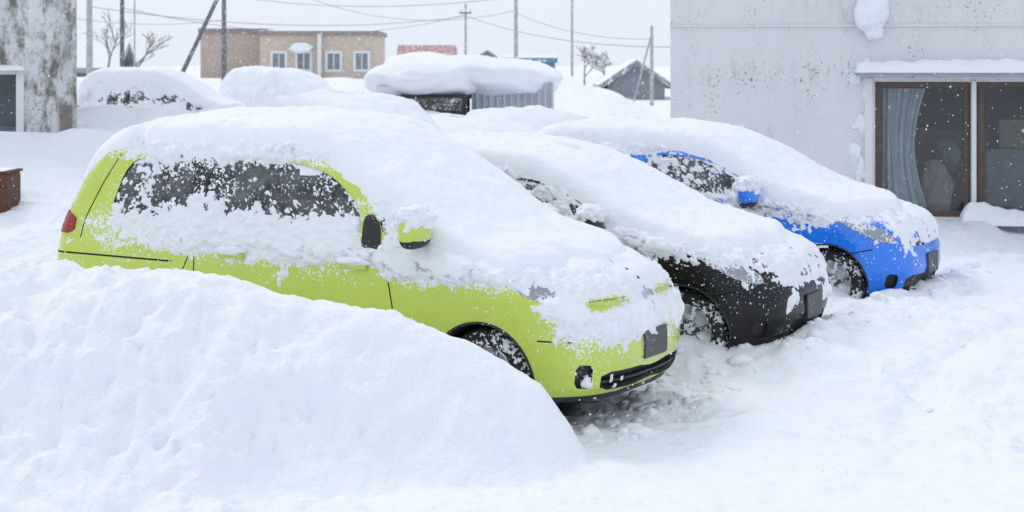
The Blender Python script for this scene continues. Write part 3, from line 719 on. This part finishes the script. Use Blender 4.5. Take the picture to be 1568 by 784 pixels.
Mred = flecked('red_roof', (.46, .20, .19), .6, amt=.56, scale=6, big=.3); Mblu = flecked('blue_roof', (.12, .27, .39), .5, amt=.64, scale=5); Mgry = simple('grey_wood', (.30, .31, .34), .8); Mroof = flecked('slate_roof', (.28, .30, .33), .7, amt=.55, scale=6)
Y2 = 170; house('house', px(614, Y2), Y2, px(692, Y2)-px(614, Y2), 3, pz(84, Y2), Mgry, Mred, 'eave', [], base=0, snow=.04)
Y3 = 110; house('house', px(775, Y3), Y3, px(850, Y3)-px(775, Y3), 4, pz(96, Y3), Mblu, Mblu, 'flat', [], snow=.2)
Y4 = 75; house('wooden_house', px(930, Y4), Y4, px(1018, Y4)-px(930, Y4), 5, pz(124, Y4), Mgry, Mroof, 'gable', [], snow=.06)
Y5 = 210; house('house', px(736, Y5), Y5, px(756, Y5)-px(736, Y5), 5, pz(84, Y5), Mgry, Mgry, 'gable', [], snow=.1)
Y6 = 140; house('house', px(60, Y6), Y6, px(175, Y6)-px(60, Y6), 7, pz(108, Y6), simple('green_siding', (.16, .28, .25), .7), Mgry, 'eave', [], snow=.4)
Ys = 36; cs = empty('corrugated_shed', (px(722, Ys), Ys, 0)); w = px(848, Ys)-px(722, Ys)
cx = np.linspace(0, w, 200); v = []
for zc in (0.2, pz(128, Ys)): v += [(a, .035*math.sin(a*2*math.pi/.14), zc) for a in cx]
Mcor = simple('galvanised_sheet', (.52, .56, .61), .5, .1, var=.12, scale=3)
obj_from('front_sheet', v, [(i, i+1, 200+i+1, 200+i) for i in range(199)], Mcor, cs)
box('shell', (-.0, .05, .2), (w, 3, pz(128, Ys)), Mcor, cs)
v, f = ico(5); v = np.sign(v)*np.abs(v)**.8; n = fbm(v[:, 0]*2, v[:, 1]*2, v[:, 2]*2, 4); v = v*(1+.06*n)[:, None]*[w*.55+1.0, 1.9, .44]+[w/2-.90, 1.4, pz(118, Ys)-.0]
v[:, 2] += .10*fbm(v[:, 0]*.8, v[:, 1]*.8, 3, 2)-.06*(v[:, 0]-w/2+.9)
obj_from('shed_snow', v, f, M_snow, cs)
tk = empty('parked_truck', (px(572, 35), 35.2, 0)); box('bed', (.1, 0, 1.0), (1.85, 2.5, 1.55), M_black, tk, .05); box('cab', (.0, .1, .9), (.55, 2.4, 1.75), P_white, tk, .12)
box('rear_window', (.75, -.03, 1.25), (1.75, -.003, 1.5), M_glass, tk)
for wx in (.35, 1.5): lathe('wheel', [(.18, 0), (.33, .0), (.35, .05), (.35, .2), (.2, .22)], M_rubber, tk, (wx, .0, .75), 24)
lump('truck_snow', (.95, 1.2, 1.84), (1.25, 1.5, .45), tk, 4, .1, 4)
lump('tailgate_snow', (.9, -.05, 1.0), (1.0, .3, .22), tk, 14, .3, 4)
M_pole = flecked('pole_concrete', (.42, .43, .45), .8, amt=.62, scale=20); M_polew = flecked('dark_pole', (.15, .16, .17), .8, amt=.64, scale=20); M_wire = simple('wire', (.30, .30, .31), .6)
def pole(xp, Yd, top, r=.14, lean=None, mat=M_pole, arms=False, nm='utility_pole'):
    e = empty(nm, (px(xp, Yd), Yd, 0)); tx = 0 if lean is None else lean
    tube('shaft', (0, 0, -.2), (tx, 0, top), r, r*.7, mat, e, 12)
    if arms:
        box('crossarm', (-.3, -.08, top-.5), (.3, .0, top-.42), M_polew, e, .01)
        for q in (-.25, 0, .25): tube('insulator', (q, -.04, top-.42), (q, -.04, top-.25), .05, .04, M_wframe, e, 8)
    else: tube('cap', (tx, 0, top), (tx, 0, top+.06), r*.75, r*.3, mat, e, 12)
    return e
pole(137, 70, 7.5, .14); pole(187, 60, 8, .085, mat=M_polew); pole(343, 90, 9, .14, mat=M_polew); pole(713, 90, pz(6, 90), .08, arms=True)
pole(790, 75, 8, .10); pole(876, 120, 9, .10); pole(998, 60, pz(42, 60), .075)
pole(206, 65, pz(2, 65), .04)
e = empty('leaning_pole', (px(280, 50), 50, 0)); a = (px(332, 50)-px(280, 50)); sc = (pz(-40, 50)-pz(110, 50)); a *= 1.36
tube('shaft', (-a*.6, 0, pz(110, 50)-sc*.6), (a, 0, pz(-40, 50)), .07, .055, M_polew, e)
e = empty('pole_stay', (px(962, 55), 55, 0)); tube('stay', (-.1, 0, 0), (px(999, 55)-px(962, 55), 0, pz(48, 55)), .03, .03, M_pole, e)
we = empty('overhead_wires', (0, 0, 0))
def wire(p0, p1, sag, r=.02):
    cu = bpy.data.curves.new('wire', 'CURVE'); cu.dimensions = '3D'; cu.bevel_depth = r*.8; cu.bevel_resolution = 1
    sp = cu.splines.new('POLY'); n = 24; sp.points.add(n-1)
    for i in range(n):
        t = i/(n-1); p = Vector(p0).lerp(Vector(p1), t); sp.points[i].co = (p.x, p.y, p.z-sag*4*t*(1-t), 1)
    o = bpy.data.objects.new('wire', cu); cu.materials.append(M_wire); bpy.context.scene.collection.objects.link(o); o.parent = we
def W3(x, y, Yd): return (px(x, Yd), Yd, pz(y, Yd))
wire(W3(137, 10, 70), W3(713, 25, 90), .6); wire(W3(187, 12, 60), W3(713, 22, 90), .9, .016); wire(W3(713, 24, 90), W3(1030, 72, 60), .4); wire(W3(343, -8, 90), W3(790, -5, 75), .5)
wire(W3(790, 20, 75), W3(998, 60, 60), .3, .014); wire(W3(-80, -12, 60), W3(343, 30, 90), .6, .016); wire(W3(450, -12, 80), W3(790, 16, 75), .8, .015)
M_bark = simple('bark', (.27, .25, .24), .9)
def bare_tree(X0, Y0, hgt, seed, spread=.5):
    R = random.Random(seed); V = []; F = []
    def seg(p, q, r0, r1):
        d = (q-p).normalized(); a = d.orthogonal().normalized(); b_ = d.cross(a); s = len(V)
        for c, r in ((p, r0), (q, r1)):
            for k in range(5): t = k*2*math.pi/5; V.append(c+a*r*math.cos(t)+b_*r*math.sin(t))
        for k in range(5): F.append((s+k, s+(k+1) % 5, s+5+(k+1) % 5, s+5+k))
    def grow(p, d, l, r, dep):
        q = p+d*l*.5; q2 = q+(d+Vector((R.gauss(0, .1), R.gauss(0, .1), .05))).normalized()*l*.5
        seg(p, q, r, r*.85); seg(q, q2, r*.85, r*.65)
        if dep == 0: return
        for k in range(R.choice([2, 3, 3])):
            nd = (d+Vector((R.gauss(0, spread), R.gauss(0, spread), R.gauss(.12, .2)))).normalized()
            grow(q2 if k else q, nd, l*R.uniform(.6, .82), max(r*.6, .012), dep-1)
    grow(Vector((0, 0, 0)), Vector((0, 0, 1)), hgt*.3, hgt*.018, 5)
    o = obj_from('bare_tree', V, F, M_bark); o.location = (X0, Y0, gz_at(X0, Y0)-.1); return o
bare_tree(px(165, 80), 80, 4.2, 1); bare_tree(px(205, 78), 78, 4.0, 2, .6); bare_tree(px(895, 80), 80, 2.6, 3, .8)
bare_tree(px(925, 85), 85, 2.2, 6, .8)
bmv = np.array([(1, 0, 0), (-1, 0, 0), (0, 1, 0), (0, -1, 0), (0, 0, 1), (0, 0, -1)], float); bmf = np.array([(0, 2, 4), (2, 1, 4), (1, 3, 4), (3, 0, 4), (2, 0, 5), (1, 2, 5), (3, 1, 5), (0, 3, 5)])
n = 28000; n1 = 14000; Yf = np.concatenate([rng.uniform(5.5, 34, n1), rng.uniform(34, 90, n-n1)]); Xf = rng.uniform(-.34, .34, n)*Yf; Zf = rng.uniform(0.2, 4.6, n); Zf[n1:] = rng.uniform(1, 6.5, n-n1); rf = rng.uniform(.0018, .0044, n); rf[n1:] = rng.uniform(.006, .015, n-n1)
st = np.stack([rf, rf, rf*1.35], 1)
V = (bmv[None]*st[:, None, :]+np.stack([Xf, Yf, Zf], 1)[:, None, :]).reshape(-1, 3); F = (bmf[None]+6*np.arange(n)[:, None, None]).reshape(-1, 3)
obj_from('falling_snow', V, F, M_csnow)
# ------------------------------------------------------------------ light / sky / camera
sc = bpy.context.scene
w = bpy.data.worlds.new('World'); sc.world = w; w.use_nodes = True; nt = w.node_tree
bg = nt.nodes['Background']; sky = nt.nodes.new('ShaderNodeTexSky'); sky.sky_type = 'NISHITA'; sky.sun_disc = False
el, rot = math.radians(48), math.radians(-40)
sky.sun_elevation = el; sky.sun_rotation = rot; sky.dust_density = 6; sky.air_density = 1
hs = nt.nodes.new('ShaderNodeHueSaturation'); hs.inputs['Saturation'].default_value = .3; nt.links.new(sky.outputs[0], hs.inputs['Color'])
nt.links.new(mix(nt, .85, hs.outputs[0], (9.35, 10.05, 11.3)), bg.inputs['Color']); bg.inputs['Strength'].default_value = .1
sl = bpy.data.lights.new('sun', 'SUN'); sl.energy = .68; sl.angle = math.radians(12); sl.color = (1, .98, .95)
so = bpy.data.objects.new('sun', sl); sc.collection.objects.link(so)
d = Vector((math.sin(rot)*math.cos(el), math.cos(rot)*math.cos(el), math.sin(el)))
so.rotation_euler = d.to_track_quat('Z', 'Y').to_euler()
cam = bpy.data.cameras.new('camera'); co = bpy.data.objects.new('camera', cam); sc.collection.objects.link(co); sc.camera = co
co.location = (0, 0, 2.15); co.rotation_euler = (math.pi/2, 0, 0); cam.lens = 36*2700/1568; cam.sensor_width = 36; cam.shift_y = -(392-100)/1568
cam.clip_end = 4000; cam.clip_start = .1
cam.dof.use_dof = True; cam.dof.focus_distance = 11.0; cam.dof.aperture_fstop = 4.5
sc.view_settings.view_transform = 'Standard'; sc.view_settings.look = 'None'; sc.view_settings.exposure = 0
